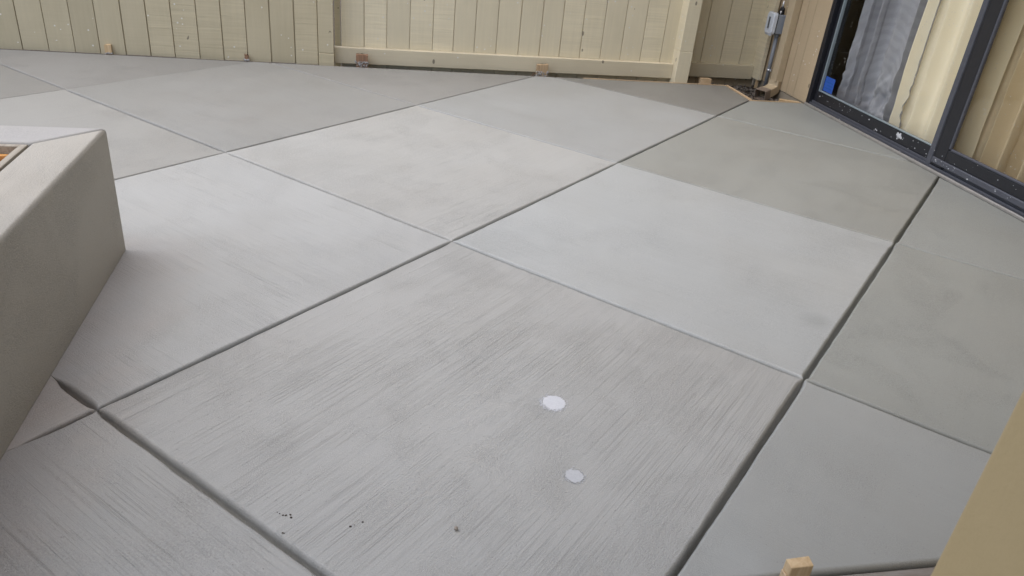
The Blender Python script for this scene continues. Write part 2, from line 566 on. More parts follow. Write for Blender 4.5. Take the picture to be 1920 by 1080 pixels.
def slab(poly, mat, zoff):
    n = len(poly)
    P = []                                    # boundary samples: point, normal, w, d
    for i in range(n):
        x0, y0, tg = poly[i]
        x1, y1, _ = poly[(i + 1) % n]
        xp, yp, tp = poly[i - 1]
        e1 = Vector((x1 - x0, y1 - y0)); L = e1.length
        if L < 1e-4: continue
        e1 /= L
        n1 = Vector((-e1.y, e1.x))
        e0 = Vector((x0 - xp, y0 - yp)).normalized()
        n0 = Vector((-e0.y, e0.x))
        den = max(0.20, 1 + n0.dot(n1))
        wa, da = joint(tp, x0, y0); wb, db = joint(tg, x0, y0)
        P.append((Vector((x0, y0)), (n0 + n1) / den, max(wa, wb) * 0.8, min(da, db)))
        xn, yn, _ = poly[(i + 2) % n]
        e2 = Vector((xn - x1, yn - y1)).normalized()
        hA = (math.pi - math.acos(max(-1, min(1, e0.dot(e1))))) / 2
        hB = (math.pi - math.acos(max(-1, min(1, e1.dot(e2))))) / 2
        skA, skB = 0.020 / math.tan(hA) if hA < 0.6 else 0.008, 0.020 / math.tan(hB) if hB < 0.6 else 0.008
        steps = [0.012, 0.025, 0.04, 0.07]
        k = 0.11
        while k < L - 0.09:
            steps.append(k); k += 0.028
        steps += [L - 0.07, L - 0.04, L - 0.025, L - 0.012]
        last = 0
        for q in steps:
            if q <= last + 0.004 or q >= L - skB or q < skA: continue
            last = q
            p = Vector((x0, y0)) + e1 * q
            w, d = joint(tg, p.x, p.y)
            P.append((p, n1, w, d))
    verts, faces = [], []
    rings = []
    K = 7
    for k in range(K + 3):
        r = []
        for p, nn, w, d in P:
            sf = 0.36 * max(0.0, min(1.0, (d - 0.005) / 0.020)) + 0.03      # open slot, as a share of the half width
            arc = min((1 - sf) * w * 1.7, d * 0.85)
            if k < K:
                th = math.pi / 2 * k / (K - 1)
                off, z = w * (1 - (1 - sf) * math.sin(th)), -arc * (1 - math.cos(th))
            elif k == K:
                off, z = w * sf, -max(d, arc + 0.0005)
            elif k == K + 1:
                off, z = w * min(sf, 0.06), -max(d, arc + 0.0005) - 0.0015
            else:
                off, z = w * min(sf, 0.06), -0.10
            q = p + nn * (off + 0.0004)
            r.append(len(verts)); verts.append((q.x, q.y, zoff + z if k <= K + 1 else z))
        rings.append(r)
    m_ = len(P)
    for k in range(len(rings) - 1):
        A, B = rings[k], rings[k + 1]
        for i in range(m_):
            j = (i + 1) % m_
            faces.append((A[i], B[i], B[j], A[j]))
    faces.append(tuple(rings[0]))
    faces.append(tuple(rings[-1][::-1]))
    o = mesh_obj('slab', verts, faces, mat, patio, (sum(p[0].x for p in P) / m_, sum(p[0].y for p in P) / m_, 0), smooth=True)
    me = o.data
    for p in me.polygons:
        if len(p.vertices) > 4: p.use_smooth = False
    return o

rs = random.Random(3)
TONE = {(1, 0): (1.06, 1.08, 1.07), (0, 0): (1.07, 1.07, 1.05), (1, -1): (1.03, 1.03, 1.015), (2, 0): (0.83, 0.85, 0.81),  # per-bay finish tone plus light and shade across the court
        (1, 1): (0.82, 0.83, 0.785), (2, -1): (0.90, 0.91, 0.885), (-1, 0): (0.76, 0.75, 0.72), (0, 1): (0.93, 0.94, 0.93),
        (0, -1): (1.04, 1.04, 1.02), (1, -2): (0.98, 0.97, 0.94), (0, -2): (1.12, 1.08, 1.03), (-1, -1): (0.84, 0.83, 0.80), (0, 2): (0.64, 0.63, 0.60),
        (1, 2): (0.80, 0.82, 0.78), (2, 1): (0.84, 0.86, 0.82), (-1, 1): (0.76, 0.75, 0.73), (-2, 0): (0.70, 0.69, 0.67),
        (-2, -1): (0.66, 0.64, 0.60), (-2, 1): (0.68, 0.68, 0.66)}
SMOOTH = {(2, 0): 0.3, (1, 1): 0.45, (2, 1): 0.4, (2, -1): 0.45, (1, 2): 0.4, (0, 2): 0.3, (-1, -1): 0.6, (-1, 1): 0.6, (-2, 0): 0.5}
for a_ in range(-4, 5):
    for b_ in range(-4, 4):
        c = [cross(a_, b_), cross(a_ + 1, b_), cross(a_ + 1, b_ + 1), cross(a_, b_ + 1)]
        poly = [(*c[0], ('B', b_)), (*c[1], ('A', a_ + 1)), (*c[2], ('B', b_ + 1)), (*c[3], ('A', a_))]
        poly = clip(poly, 0, -1, -Y_FORM, ('form',))
        poly = clip(poly, -1, 0, 3.2, ('edge',))
        if a_ < 1:
            poly = clip(poly, 0, 1, Y_FENCE - 0.003, ('edge',))
            poly = clip(poly, 1, 0, 3.040, ('edge',))
        else:
            poly = clip(poly, 0, 1, 1.300, ('edge',))
            poly = clip(poly, 1, 0, X_DOOR - 0.022, ('door',))
        if len(poly) < 3: continue
        ar = 0.5 * sum(poly[i][0] * poly[(i + 1) % len(poly)][1] - poly[(i + 1) % len(poly)][0] * poly[i][1] for i in range(len(poly)))
        if ar < 0.002: continue
        o_ = slab(poly, M['slab_a'] if (a_ + b_) % 2 == 0 else M['slab_b'], rs.uniform(-0.0006, 0.0006))
        k = TONE.get((a_, b_), (0.88, 0.88, 0.88))
        o_.color = (*k, SMOOTH.get((a_, b_), 1.0))

# ============================================================ PLANTER
pl = empty('concrete_planter', (-0.8, -2.2, 0), label='raised concrete planter box with thick rounded top edge and open middle, at the left', cat='planter')
PZ, PT = 0.387, 0.146
def wall_piece(name, pts, mat, top_bev):
    bm = bmesh.new()
    lo, hi = add_prism(bm, pts, 0.0015, PZ)
    es = [e for e in bm.edges if all(abs(v.co.z - PZ) < 1e-5 for v in e.verts)]
    bmesh.ops.bevel(bm, geom=es, offset=top_bev, segments=5, affect='EDGES', profile=0.5)
    cx = sum(p[0] for p in pts) / len(pts); cy = sum(p[1] for p in pts) / len(pts)
    o = bm_obj(name, bm, mat, pl, (cx, cy, 0), smooth=True)
    o.data.set_sharp_from_angle(angle=rad(35))
    return o
G_ = 0.0012
wall_piece('side_wall', [(PLX, PLY - 0.0008), (PLX - PT, PLY - PT - 0.0030), (PLX - PT, -3.75), (PLX, -3.9)], M['planter'], 0.014)
wall_piece('end_wall', [(PLX - G_, PLY), (-1.75, PLY), (-1.6, PLY - PT), (PLX - PT - 0.0030, PLY - PT)], M['planter_far'], 0.010)
wall_piece('side_wall', [(-1.75, PLY - 0.001), (-1.75, -3.9), (-1.6, -3.75), (-1.6, PLY - PT - 0.001)], M['planter'], 0.010)
wall_piece('end_wall', [(PLX - 0.002, -3.902), (PLX - PT - 0.001, -3.752), (-1.6, -3.752), (-1.748, -3.902)], M['planter_far'], 0.010)
XI, YI = PLX - PT - 0.006, PLY - PT - 0.003
box('form_board', XI - 0.017, XI, -3.74, YI - 0.018, 0.06, PZ - 0.004, M['wood_dusty_y'], pl, 0.001)
box('form_board', -1.58, XI, YI - 0.017, YI, 0.06, PZ - 0.005, M['wood_dusty_y'], pl, 0.001)
# rough timber lining and soil inside
box('lining', XI - 0.034, XI - 0.019, -3.70, YI - 0.036, 0.06, PZ - 0.022, M['wood_orange'], pl, 0.001)
box('lining', -1.55, XI - 0.019, YI - 0.034, YI - 0.019, 0.06, PZ - 0.026, M['wood_orange'], pl, 0.001)
sb = bmesh.new()
nx_, ny_ = 60, 110
vv = []
for j in range(ny_ + 1):
    row = []
    for i in range(nx_ + 1):
        x = -1.58 + (XI - 0.036 + 1.58) * i / nx_
        y = -3.72 + (YI - 0.037 + 3.72) * j / ny_
        z = 0.29 + 0.05 * noise.noise(Vector((x * 6, y * 6, 0))) + 0.03 * noise.noise(Vector((x * 22, y * 22, 5)))
        row.append(sb.verts.new((x, y, z)))
    vv.append(row)
for j in range(ny_):
    for i in range(nx_):
        sb.faces.new((vv[j][i], vv[j][i + 1], vv[j + 1][i + 1], vv[j + 1][i]))
t = NT('planter_fill')
f_ = t.noise(t.coords(0, (1, 1, 1)), 14.0, 4.0)
M['fill'] = t.finish(t.ramp(f_, [(0.36, (0.07, 0.045, 0.025)), (0.5, (0.45, 0.20, 0.05)), (0.66, (0.60, 0.42, 0.22))]), 0.7, t.bump(f_, 0.01))
so = bm_obj('soil', sb, M['fill'], pl, (-0.9, -2.3, 0.06), smooth=True)
so['kind'] = 'stuff'

# ============================================================ FENCE
fence = empty('board_fence', (0.5, 1.8, -0.1), label='tan painted vertical board fence along the far side of the patio', cat='fence')
FT = 1.83
def board(x0, x1, yf, z0, z1, mat=None, thick=0.018, gap=0.004, par=fence, kerf=None):
    """board with a thinner lap behind its right neighbour; front face towards -Y"""
    g = gap / 2
    b = 0.0015
    x0 += g
    x1 -= g
    y1 = yf + thick
    ym = yf + thick * 0.6
    pts = [(x0, y1), (x0, yf + b), (x0 + b, yf), (x1 - b, yf), (x1, yf + b), (x1, ym), (x1 + gap + 0.006, ym), (x1 + gap + 0.006, y1)]
    x_s = x0 + 0.008                           # rebate on the left so the neighbour's lap fits
    pts = [(x_s, y1), (x_s, ym - 0.001), (x0, ym - 0.001), (x0, yf + b), (x0 + b, yf), (x1 - b, yf), (x1, yf + b), (x1, ym), (x1 + gap + 0.006, ym), (x1 + gap + 0.006, y1)]
    bm = bmesh.new()
    add_prism(bm, pts, z0, z1)
    return bm_obj('board', bm, mat or M['fence'], par, ((x0 + x1) / 2, yf, z0))

rf = random.Random(11)
left = [-1.346, -1.208, -1.067, -0.932, -0.792, -0.655, -0.518, -0.378, -0.241, -0.102, 0.035, 0.179, 0.315]
pre = [-1.346 - 0.139 * k for k in range(14, 0, -1)]
gapsL = {-1.346: .005, -1.208: .003, -1.067: .003, -.932: .003, -.792: .004, -.655: .006, -.518: .006, -.378: .004, -.241: .005, -.102: .005, .035: .004, .179: .009}
LL = pre + left
for i in range(len(LL) - 1):
    board(LL[i], LL[i + 1], 1.716 + rf.uniform(-0.001, 0.0012), -0.004 + rf.uniform(-.002, .001), FT, gap=gapsL.get(LL[i + 1], 0.005), thick=0.020)
# end post of the near run, its lower 80 mm is a separate scarfed block
box('post', 0.318, 0.408, 1.704, 1.80, 0.070, FT + 0.05, M['fence'], fence, 0.002)
box('post_foot', 0.318, 0.410, 1.702, 1.80, -0.1, 0.0685, M['fence'], fence, 0.002)
# recessed run: boards, bottom rail
box('filler_board', 0.412, 0.448, 1.835, 1.853, -0.10, FT, M['fence'], fence, 0.001)
YB = 1.802
def _sx(x):                                   # seam positions measured on Y=1.785, carried back to the board plane
    return 0.5506 + (x - 0.5506) * (YB + 3.2316) / (1.785 + 3.2316)
rt = [_sx(x) for x in (0.451, 0.594, 0.733, 0.877, 1.022, 1.155, 1.292, 1.435, 1.582, 1.724, 1.860, 2.001, 2.143, 2.283, 2.425, 2.568)] + [2.668]
gr = [.006, .005, .004, .003, .003, .004, .004, .004, .004, .007, .005, .006, .004, .004, .004, .005, .003]
for i in range(len(rt) - 1):
    board(rt[i], rt[i + 1], YB + rf.uniform(-0.001, 0.001), -0.115, FT, M['fence_brightened'], gap=gr[i + 1])
def rail(x0, x1, y0, y1, z0a, z0b, z1a, z1b):
    n = 40
    bm = bmesh.new()
    rings = []
    for k in range(n + 1):
        u = k / n
        x = x0 + (x1 - x0) * u
        a0, a1 = z0a + (z0b - z0a) * u, z1a + (z1b - z1a) * u
        w = noise.noise(Vector((x * 14, 0, 2))) * 0.0012
        w2 = noise.noise(Vector((x * 25, 4, 2))) * 0.0022
        c = 0.003
        sec = [(y0 + c, a0 + w2), (y1, a0 + w2), (y1, a1 + w), (y0 + c, a1 + w), (y0 + w * .5, a1 - c + w), (y0 + w * .5, a0 + c + w2)]
        rings.append([bm.verts.new((x, a, b)) for a, b in sec])
    for k in range(n):
        for j in range(6):
            bm.faces.new((rings[k][j], rings[k + 1][j], rings[k + 1][(j + 1) % 6], rings[k][(j + 1) % 6]))
    bm.faces.new(rings[0][::-1]); bm.faces.new(rings[-1])
    bmesh.ops.recalc_face_normals(bm, faces=bm.faces)
    return bm_obj('rail', bm, M['rail'], fence, ((x0 + x1) / 2, (y0 + y1) / 2, z0a))
rail(0.411, 2.662, 1.762, 1.800, 0.000, 0.012, 0.099, 0.111)
box('rail', 0.411, 2.662, 1.768, 1.798, FT - 0.18, FT - 0.09, M['rail'], fence)
box('post', 2.664, 2.757, 1.700, 1.84, 0.2075, FT + 0.05, M['fence_brightened'], fence, 0.002)
box('post_foot', 2.664, 2.759, 1.698, 1.84, -0.1, 0.206, M['fence_brightened'], fence, 0.002)
# third run, set back behind the second post
box('return_board', 2.700, 2.757, 1.845, 2.06, -0.11, FT, M['fence'], fence, 0.001)
YB3 = 2.035
r3 = [2.759, 2.833, 2.976, 3.127, 3.279, 3.425]
for i in range(5):
    board(r3[i], r3[i + 1], YB3 + rf.uniform(-.001, .001), 0.0, FT, M['fence_brightened'], gap=.005)
for i, (xa, xb) in enumerate(((2.762, 2.89), (2.89, 2.975), (2.975, 3.085), (3.085, 3.20), (3.20, 3.31), (3.31, 3.425))):
    box('skirt_board', xa + .0015, xb - .0015, 2.040, 2.060, -0.13, -0.001, M['house'], fence, 0.001)
rail(2.758, 3.384, 1.998, 2.034, -0.018, -0.016, 0.080, 0.082)
box('post', 3.386, 3.416, 1.905, 2.034, 0.000, FT + 0.05, M['fence_brightened'], fence, 0.002)
box('post', 3.4175, 3.4285, 1.925, 2.034, 0.003, FT, M['house'], fence, 0.001)
# painted knots and old drips are in the paint; a short broken prop stands under the corner post
pr_ = empty('broken_prop', (3.39, 1.93, -0.1), label='short dark broken timber stub under the fence corner post above the gravel', cat='wood stub')
box('stub', 3.375, 3.412, 1.925, 1.955, -0.118, -0.045, M['soil'], pr_, 0.003)
box('splintered_top', 3.382, 3.405, 1.920, 1.9245, -0.06, -0.002, M['wood_new'], pr_, 0.001)

# ============================================================ HOUSE
house = empty('house', (3.6, 0, 0), label='tan board-sided house with black framed sliding door on the right of the patio', cat='house')
def wboard(y0, y1, z0, z1, gap=0.004, xf=X_DOOR):
    g = gap / 2
    bm = bmesh.new()
    b = 0.0015
    a0, a1 = y0 + g, y1 - g
    pts = [(xf + 0.022, a1), (xf + 0.009, a1), (xf + b, a1), (xf, a1 - b), (xf, a0 + b), (xf + b, a0), (xf + 0.012, a0), (xf + 0.012, a0 - gap - 0.005), (xf + 0.022, a0 - gap - 0.005)]
    add_prism(bm, pts, z0, z1)
    bmesh.ops.recalc_face_normals(bm, faces=bm.faces)
    return bm_obj('siding_board', bm, M['house'], house, (xf, (y0 + y1) / 2, z0))
for y0, y1 in ((1.302, 1.470), (1.470, 1.566), (1.566, 1.66), (1.66, 1.80), (1.80, 2.06)):
    wboard(y0, y1, 0.0, 2.08)
for k in range(10):
    wboard(-1.25 - 0.14 * (k + 1), -1.25 - 0.14 * k, 0.0, 2.08)
box('foundation', X_DOOR + 0.006, X_DOOR + 0.2, 1.20, 2.1, -0.12, -0.004, M['foundation'], house, 0.002)
box('foundation', X_DOOR + 0.0, X_DOOR + 0.2, -2.7, 1.195, -0.12, -0.006, M['foundation'], house, 0.002)
box('wall', X_DOOR + 0.03, X_DOOR + 0.12, 1.31, 3.2, 0.0, 2.08, M['plaster'], house, 0.0)
box('wall', X_DOOR + 0.03, X_DOOR + 0.12, -4.2, -1.26, 0.0, 2.08, M['plaster'], house, 0.0)
box('wall', X_DOOR, X_DOOR + 0.12, -4.2, 3.2, 2.082, 5.2, M['house'], house, 0.0)
box('wall', 6.6, 6.7, -4.2, 3.2, 0.0, 2.65, M['plaster'], house, 0.0)
box('wall', X_DOOR + 0.121, 6.599, -4.3, -4.2, 0.0, 2.65, M['plaster'], house, 0.0)
box('wall', X_DOOR + 0.121, 6.599, 3.1, 3.2, 0.0, 2.65, M['plaster'], house, 0.0)
box('floor', X_DOOR + 0.13, 6.598, -4.198, 3.098, -0.02, 0.03, M['carpet'], house, 0.0)
box('ceiling', X_DOOR + 0.121, 6.599, -4.199, 3.099, 2.50, 2.65, M['plaster'], house, 0.0)
box('unseen_eave', X_DOOR - 0.85, X_DOOR - 0.002, -2.66, 3.2, 2.66, 2.80, M['roof'], house, 0.004)  # out of view; overhang deepened to darken slabs by the house
box('roof', X_DOOR - 0.70, 7.0, -4.4, 3.4, 5.202, 5.40, M['roof'], house, 0.004)

# sliding door
door = empty('sliding_door', (0, 0, 0))
door.parent = house
door.location = Vector((X_DOOR, 0, 0)) - Vector(house.location)
def dbox(name, x0, x1, y0, y1, z0, z1, mat, bev=0.0015):
    return box(name, x0, x1, y0, y1, z0, z1, mat, door, bev)
DH = 2.06
YL0, YM, YR1 = 1.30, 0.05, -1.16
dbox('jamb', X_DOOR - 0.004, X_DOOR + 0.10, 1.262, 1.298, 0.012, DH, M['black'])
dbox('jamb', X_DOOR - 0.004, X_DOOR + 0.10, YR1 - 0.09, YR1 - 0.05, 0.012, DH, M['black'])
dbox('head', X_DOOR - 0.004, X_DOOR + 0.10, YR1 - 0.05, 1.262, DH - 0.04, DH, M['black'])
# sill: pan, worn lip, rails of the track
dbox('sill', X_DOOR - 0.006, X_DOOR + 0.11, YR1 - 0.09, 1.30, -0.005, 0.011, M['dark_grey'])
dbox('sill_lip', X_DOOR - 0.020, X_DOOR - 0.007, YR1 - 0.09, 1.285, -0.004, 0.0135, M['bare_metal'], 0.003)
dbox('track', X_DOOR + 0.001, X_DOOR + 0.006, YR1 - 0.05, 1.262, 0.0115, 0.024, M['dark_grey'])
dbox('track', X_DOOR + 0.016, X_DOOR + 0.021, YR1 - 0.05, 1.262, 0.0115, 0.036, M['dark_grey'])
# fixed left leaf
XL = X_DOOR + 0.026
dbox('leaf_stile', XL, XL + 0.04, 1.2285, 1.260, 0.012, DH - 0.042, M['black'])
dbox('leaf_rail', XL, XL + 0.04, 0.055, 1.2275, 0.012, 0.100, M['black'])
dbox('leaf_rail', XL, XL + 0.04, 0.055, 1.2275, DH - 0.12, DH - 0.042, M['black'])
dbox('glazing_bead', XL - 0.004, XL + 0.016, 1.2190, 1.2280, 0.101, DH - 0.121, M['bead'])
dbox('glazing_bead', XL - 0.003, XL + 0.016, 0.060, 1.2180, 0.101, 0.107, M['bead'])
gp = dbox('glass_pane', XL + 0.018, XL + 0.022, 0.06, 1.2275, 0.10, DH - 0.12, M['glass'], 0)
# right leaf, a little nearer
XR = X_DOOR - 0.002
dbox('leaf_edge', XR, XR + 0.022, 0.056, 0.092, 0.024, DH - 0.042, M['dark_grey'], 0.003)
dbox('leaf_groove', XR + 0.004, XR + 0.022, 0.044, 0.0555, 0.03, DH - 0.042, M['black'])
dbox('leaf_stile', XR + 0.001, XR + 0.024, -0.032, 0.0425, 0.03, DH - 0.042, M['black'], 0.003)
dbox('glazing_bead', XR - 0.002, XR + 0.016, -0.048, -0.0335, 0.135, DH - 0.121, M['dark_grey'], 0.003)
dbox('leaf_rail', XR + 0.001, XR + 0.024, YR1 - 0.04, -0.0335, 0.072, 0.128, M['black'], 0.003)
dbox('glazing_bead', XR - 0.001, XR + 0.016, YR1 + 0.03, -0.049, 0.1285, 0.140, M['dark_grey'], 0.003)
dbox('leaf_foot', XR - 0.005, XR + 0.020, YR1 - 0.04, 0.050, 0.040, 0.0705, M['dark_grey'], 0.004)
dbox('leaf_stile', XR + 0.001, XR + 0.024, YR1 - 0.04, YR1 + 0.028, 0.129, DH - 0.042, M['black'], 0.003)
dbox('leaf_rail', XR + 0.001, XR + 0.024, YR1 + 0.03, -0.0335, DH - 0.12, DH - 0.042, M['black'], 0.003)
dbox('glass_pane', XR + 0.010, XR + 0.014, YR1 + 0.03, -0.046, 0.13, DH - 0.12, M['glass_screen'], 0)

# blue sticker on the glass
stk = empty('sticker', (XL + 0.017, 1.1, 0.19), label='small square blue sticker in the lower left corner of the door glass', cat='sticker')
XS = XL + 0.0165
sh = 0.0
box('sheet', XS, XS + 0.001, 1.112, 1.2165, 0.110, 0.200, M['blue'], stk, 0)
for k in range(3):
    box('print_line', XS - 0.0006, XS - 0.0001, 1.125, 1.205 - 0.02 * (k % 2), 0.130 + 0.018 * k, 0.135 + 0.018 * k, M['sticker_print'], stk, 0)

# curtains
def curtain(name, y0, y1, x, z0, z1, mat, seed, amp, label, folds, taper=0.0, crease=0.0):
    r = random.Random(seed)
    n, mz = 220, 90
    vs, fs = [], []
    ph = [r.uniform(0, 6.28) for _ in range(4)]
    for j in range(mz + 1):
        v = j / mz
        z = z0 + (z1 - z0) * (v ** 1.6)
        for i in range(n + 1):
            u = i / n
            yy = y0 + (y1 - y0) * u
            q = folds * 2 * math.pi * u + 0.9 * math.sin(2 * math.pi * u * 1.3 + ph[0]) + 0.10 * math.sin(z * 5 + ph[1])
            a_ = amp * (0.75 + 0.35 * math.sin(u * 9 + ph[2]))
            dx = a_ * (math.sin(q) + 0.28 * math.sin(2 * q + ph[3]))
            dy = 0.55 * a_ * math.cos(q)
            cr = crease * (noise.noise(Vector((yy * 14 + seed, z * 9, 0))) + (0.55 if crease > 0.03 else 0.0) * noise.noise(Vector((yy * 45 + seed, z * 30, 3)))) * max(0, 1 - z / 0.6)
            yb = yy + dy + taper * (1 - u) * z
            vs.append((x + dx + cr, yb, z))
    for j in range(mz):
        for i in range(n):
            a0 = j * (n + 1) + i
            fs.append((a0, a0 + 1, a0 + n + 2, a0 + n + 1))
    o = mesh_obj(name, vs, fs, mat, None, (x, (y0 + y1) / 2, z0), smooth=True)
    sm = o.modifiers.new('thickness', 'SOLIDIFY')
    sm.thickness = 0.0012
    props(o, label=label, cat='curtain')
    return o
curtain('sheer_curtain', 1.185, 0.585, 3.585, 0.045, 2.0, M['sheer'], 5, 0.042, 'crinkled grey sheer curtain with swirl pattern behind the left glass, by the sticker', 4.6, 0.0, 0.031)
curtain('curtain', 0.595, -0.04, 3.550, 0.052, 2.0, M['cream'], 9, 0.048, 'bright cream curtain hanging behind the left glass next to the centre frame', 3.3, 0.0, 0.008)
curtain('curtain', 0.09, -1.05, 3.585, 0.052, 2.0, M['cream2'], 14, 0.062, 'beige pleated curtain behind the glass of the right door leaf', 9.0, 0.0, 0.010)

# downspout with elbow (painted, last sleeve brown)
ds = empty('downspout', (3.40, 1.69, 0), label='tan painted rectangular downspout with brown open elbow above the gravel corner', cat='downspout')
box('pipe', 3.374, 3.428, 1.640, 1.716, 0.050, 2.60, M['spout'], ds, 0.005, 2)
def rect_tube(name, path, hw, hh, mat, wall=0.0, parent=ds, close0=True, close1=True):
    """hw: half width across (horizontal), hh: half height"""
    bm = bmesh.new()
    rings = []
    for i, p in enumerate(path):
        p = Vector(p)
        a0 = Vector(path[max(0, i - 1)]); a1 = Vector(path[min(len(path) - 1, i + 1)])
        d = (a1 - a0).normalized()
        side = ELB_SIDE
        side = (side - d * side.dot(d)).normalized()
        up = d.cross(side).normalized()
        c = 0.004
        sec = [(-hw + c, -hh), (hw - c, -hh), (hw, -hh + c), (hw, hh - c), (hw - c, hh), (-hw + c, hh), (-hw, hh - c), (-hw, -hh + c)]
        rings.append(([bm.verts.new(p + side * x + up * y) for x, y in sec],
                      [bm.verts.new(p + side * x * 0.93 + up * y * 0.9) for x, y in sec]))
    for i in range(len(path) - 1):
        for k, (A, B) in enumerate(zip(rings[i], rings[i + 1])):
            for j in range(8):
                q = (A[j], A[(j + 1) % 8], B[(j + 1) % 8], B[j])
                bm.faces.new(q if k == 0 else q[::-1])
    for ring in (rings[0], rings[-1]):
        for j in range(8):
            bm.faces.new((ring[0][j], ring[0][(j + 1) % 8], ring[1][(j + 1) % 8], ring[1][j]))
    bmesh.ops.recalc_face_normals(bm, faces=bm.faces)
    return bm_obj(name, bm, mat, parent, path[0])
ELB_SIDE = Vector((-0.55, 1, 0)).normalized()
rect_tube('elbow', [(3.401, 1.678, 0.060), (3.400, 1.678, 0.022), (3.386, 1.671, 0.000), (3.352, 1.652, -0.013), (3.312, 1.630, -0.022)], 0.039, 0.0305, M['spout'])
rect_tube('sleeve', [(3.314, 1.631, -0.0215), (3.288, 1.616, -0.0265), (3.262, 1.601, -0.0315)], 0.0425, 0.035, M['brown_metal'])

# electrical box on conduit
eb = empty('electrical_box', (3.40, 1.81, 0), label='grey outdoor electrical box with pale flip cover on a grey conduit in the corner', cat='electrical box')
cyl('conduit', (3.402, 1.808, -0.03), (3.402, 1.818, 0.335), 0.0135, 0.0135, M['pvc'], eb, 20)
cyl('conduit_collar', (3.402, 1.8175, 0.322), (3.402, 1.818, 0.345), 0.0175, 0.0175, M['pvc'], eb, 20)
box('box_body', 3.366, 3.428, 1.788, 1.868, 0.345, 0.467, M['box_grey'], eb, 0.003, 2)
# cover with rounded corners
def rounded_plate(name, x0, x1, cy, cz, hy, hz, r, mat, parent, inset=0.0):
    bm = bmesh.new()
    prof = []
    for (sy, sz, a0) in ((1, 1, 0), (-1, 1, 90), (-1, -1, 180), (1, -1, 270)):
        for k in range(6):
            t_ = rad(a0 + 18 * k)
            prof.append((cy + sy * (hy - r) + r * math.cos(t_), cz + sz * (hz - r) + r * math.sin(t_)))
    back = [bm.verts.new((x1, y, z)) for y, z in prof]
    mid = [bm.verts.new((x0 + 0.006, y, z)) for y, z in prof]
    k_ = 0.93
    front = [bm.verts.new((x0, cy + (y - cy) * (1 - 0.006 / hy), cz + (z - cz) * (1 - 0.006 / hz))) for y, z in prof]
    n = len(prof)
    for A, B in ((back, mid), (mid, front)):
        for j in range(n):
            bm.faces.new((A[j], A[(j + 1) % n], B[(j + 1) % n], B[j]))
    bm.faces.new(front); bm.faces.new(back[::-1])
    bmesh.ops.recalc_face_normals(bm, faces=bm.faces)
    return bm_obj(name, bm, mat, parent, (x0, cy, cz))
rounded_plate('gasket', 3.360, 3.3655, 1.830, 0.407, 0.046, 0.066, 0.010, M['gland'], eb)
rounded_plate('cover', 3.332, 3.3595, 1.832, 0.408, 0.049, 0.071, 0.020, M['cover'], eb)
box('slot', 3.3302, 3.3318, 1.826, 1.846, 0.372, 0.448, M['slot'], eb, 0.0)
cyl('hinge', (3.343, 1.870, 0.3345), (3.343, 1.795, 0.3345), 0.006, 0.006, M['cover'], eb, 10)
cyl('cable_gland', (3.402, 1.826, 0.468), (3.402, 1.828, 0.500), 0.020, 0.018, M['gland'], eb, 10, False)
cyl('gland_nut', (3.402, 1.828, 0.5005), (3.402, 1.829, 0.512), 0.019, 0.014, M['gland'], eb, 8, False)
cyl('cable_tip', (3.402, 1.829, 0.5125), (3.403, 1.832, 0.556), 0.0085, 0.0045, M['zinc'], eb, 12)
cyl('screw', (3.384, 1.806, 0.468), (3.384, 1.806, 0.492), 0.004, 0.004, M['zinc'], eb, 8)
cl = cyl('clamp', (3.402, 1.810, 0.094), (3.402, 1.8105, 0.106), 0.0165, 0.0165, M['zinc'], eb, 20)
box('clamp_ear', 3.398, 3.412, 1.778, 1.792, 0.094, 0.108, M['zinc'], eb, 0.002)
box('clamp_ear', 3.398, 3.412, 1.828, 1.842, 0.094, 0.108, M['zinc'], eb, 0.002)

eb.location = Vector(eb.location) + Vector((-0.0285, -0.050, 0.008))
# ============================================================ NEAR WALL (right foreground)
nw = empty('wing_wall', (2.3, -2.58, -0.12), label='smooth tan painted wall corner close to the camera at lower right', cat='wall')
bm = bmesh.new()
lo, hi = add_prism(bm, [(1.267, -4.3), (3.398, -4.3), (3.398, -2.66), (1.267, -2.66)], -0.12, 5.15)
es = [e for e in bm.edges if all(abs(v.co.x - 1.267) < 1e-5 and v.co.y > -3 for v in e.verts)]
bmesh.ops.bevel(bm, geom=es, offset=0.010, segments=5, affect='EDGES', profile=0.5)
wb_ = bm_obj('wall_body', bm, M['stucco'], nw, (2.3, -2.58, -0.12), smooth=True)
wb_.data.set_sharp_from_angle(angle=rad(30))
box('unseen_eave', 0.75, 1.265, -4.3, -2.10, 2.66, 2.80, M['roof'], nw, 0.004)  # unseen overhang added to darken the near-right slabs
box('shade_roof', -2.6, 0.748, -4.3, -2.35, 2.66, 2.80, M['roof'], nw, 0.004)  # unseen roof added overhead to shade slabs near the camera
box('unseen_eave', 1.2655, 2.579, -2.659, -2.10, 2.66, 2.80, M['roof'], nw, 0.004)  # unseen too, added for shade along the wing wall
# raised blobs of filler on the near wall
def blob(name, p, r, mat, parent=None, seed=0, flat=1.0, sub=2, **kw):
    bm = bmesh.new()
    bmesh.ops.create_icosphere(bm, subdivisions=sub, radius=1.0)
    for v in bm.verts:
        k = 1 + 0.35 * noise.noise(v.co * 1.7 + Vector((seed * 3.1, 0, 0)))
        v.co = Vector((v.co.x * k * r[0], v.co.y * k * r[1], v.co.z * k * r[2]))
    bmesh.ops.translate(bm, verts=bm.verts, vec=Vector(p))
    o = bm_obj(name, bm, mat, parent, p, smooth=(sub > 1))
    props(o, **kw)
    return o
blob('filler_blob', (1.2675, -2.735, 0.43), (0.0015, 0.003, 0.003), M['white_spot'], nw, 1)
blob('filler_blob', (1.2675, -2.690, 0.40), (0.0015, 0.0015, 0.003), M['white_spot'], nw, 2)

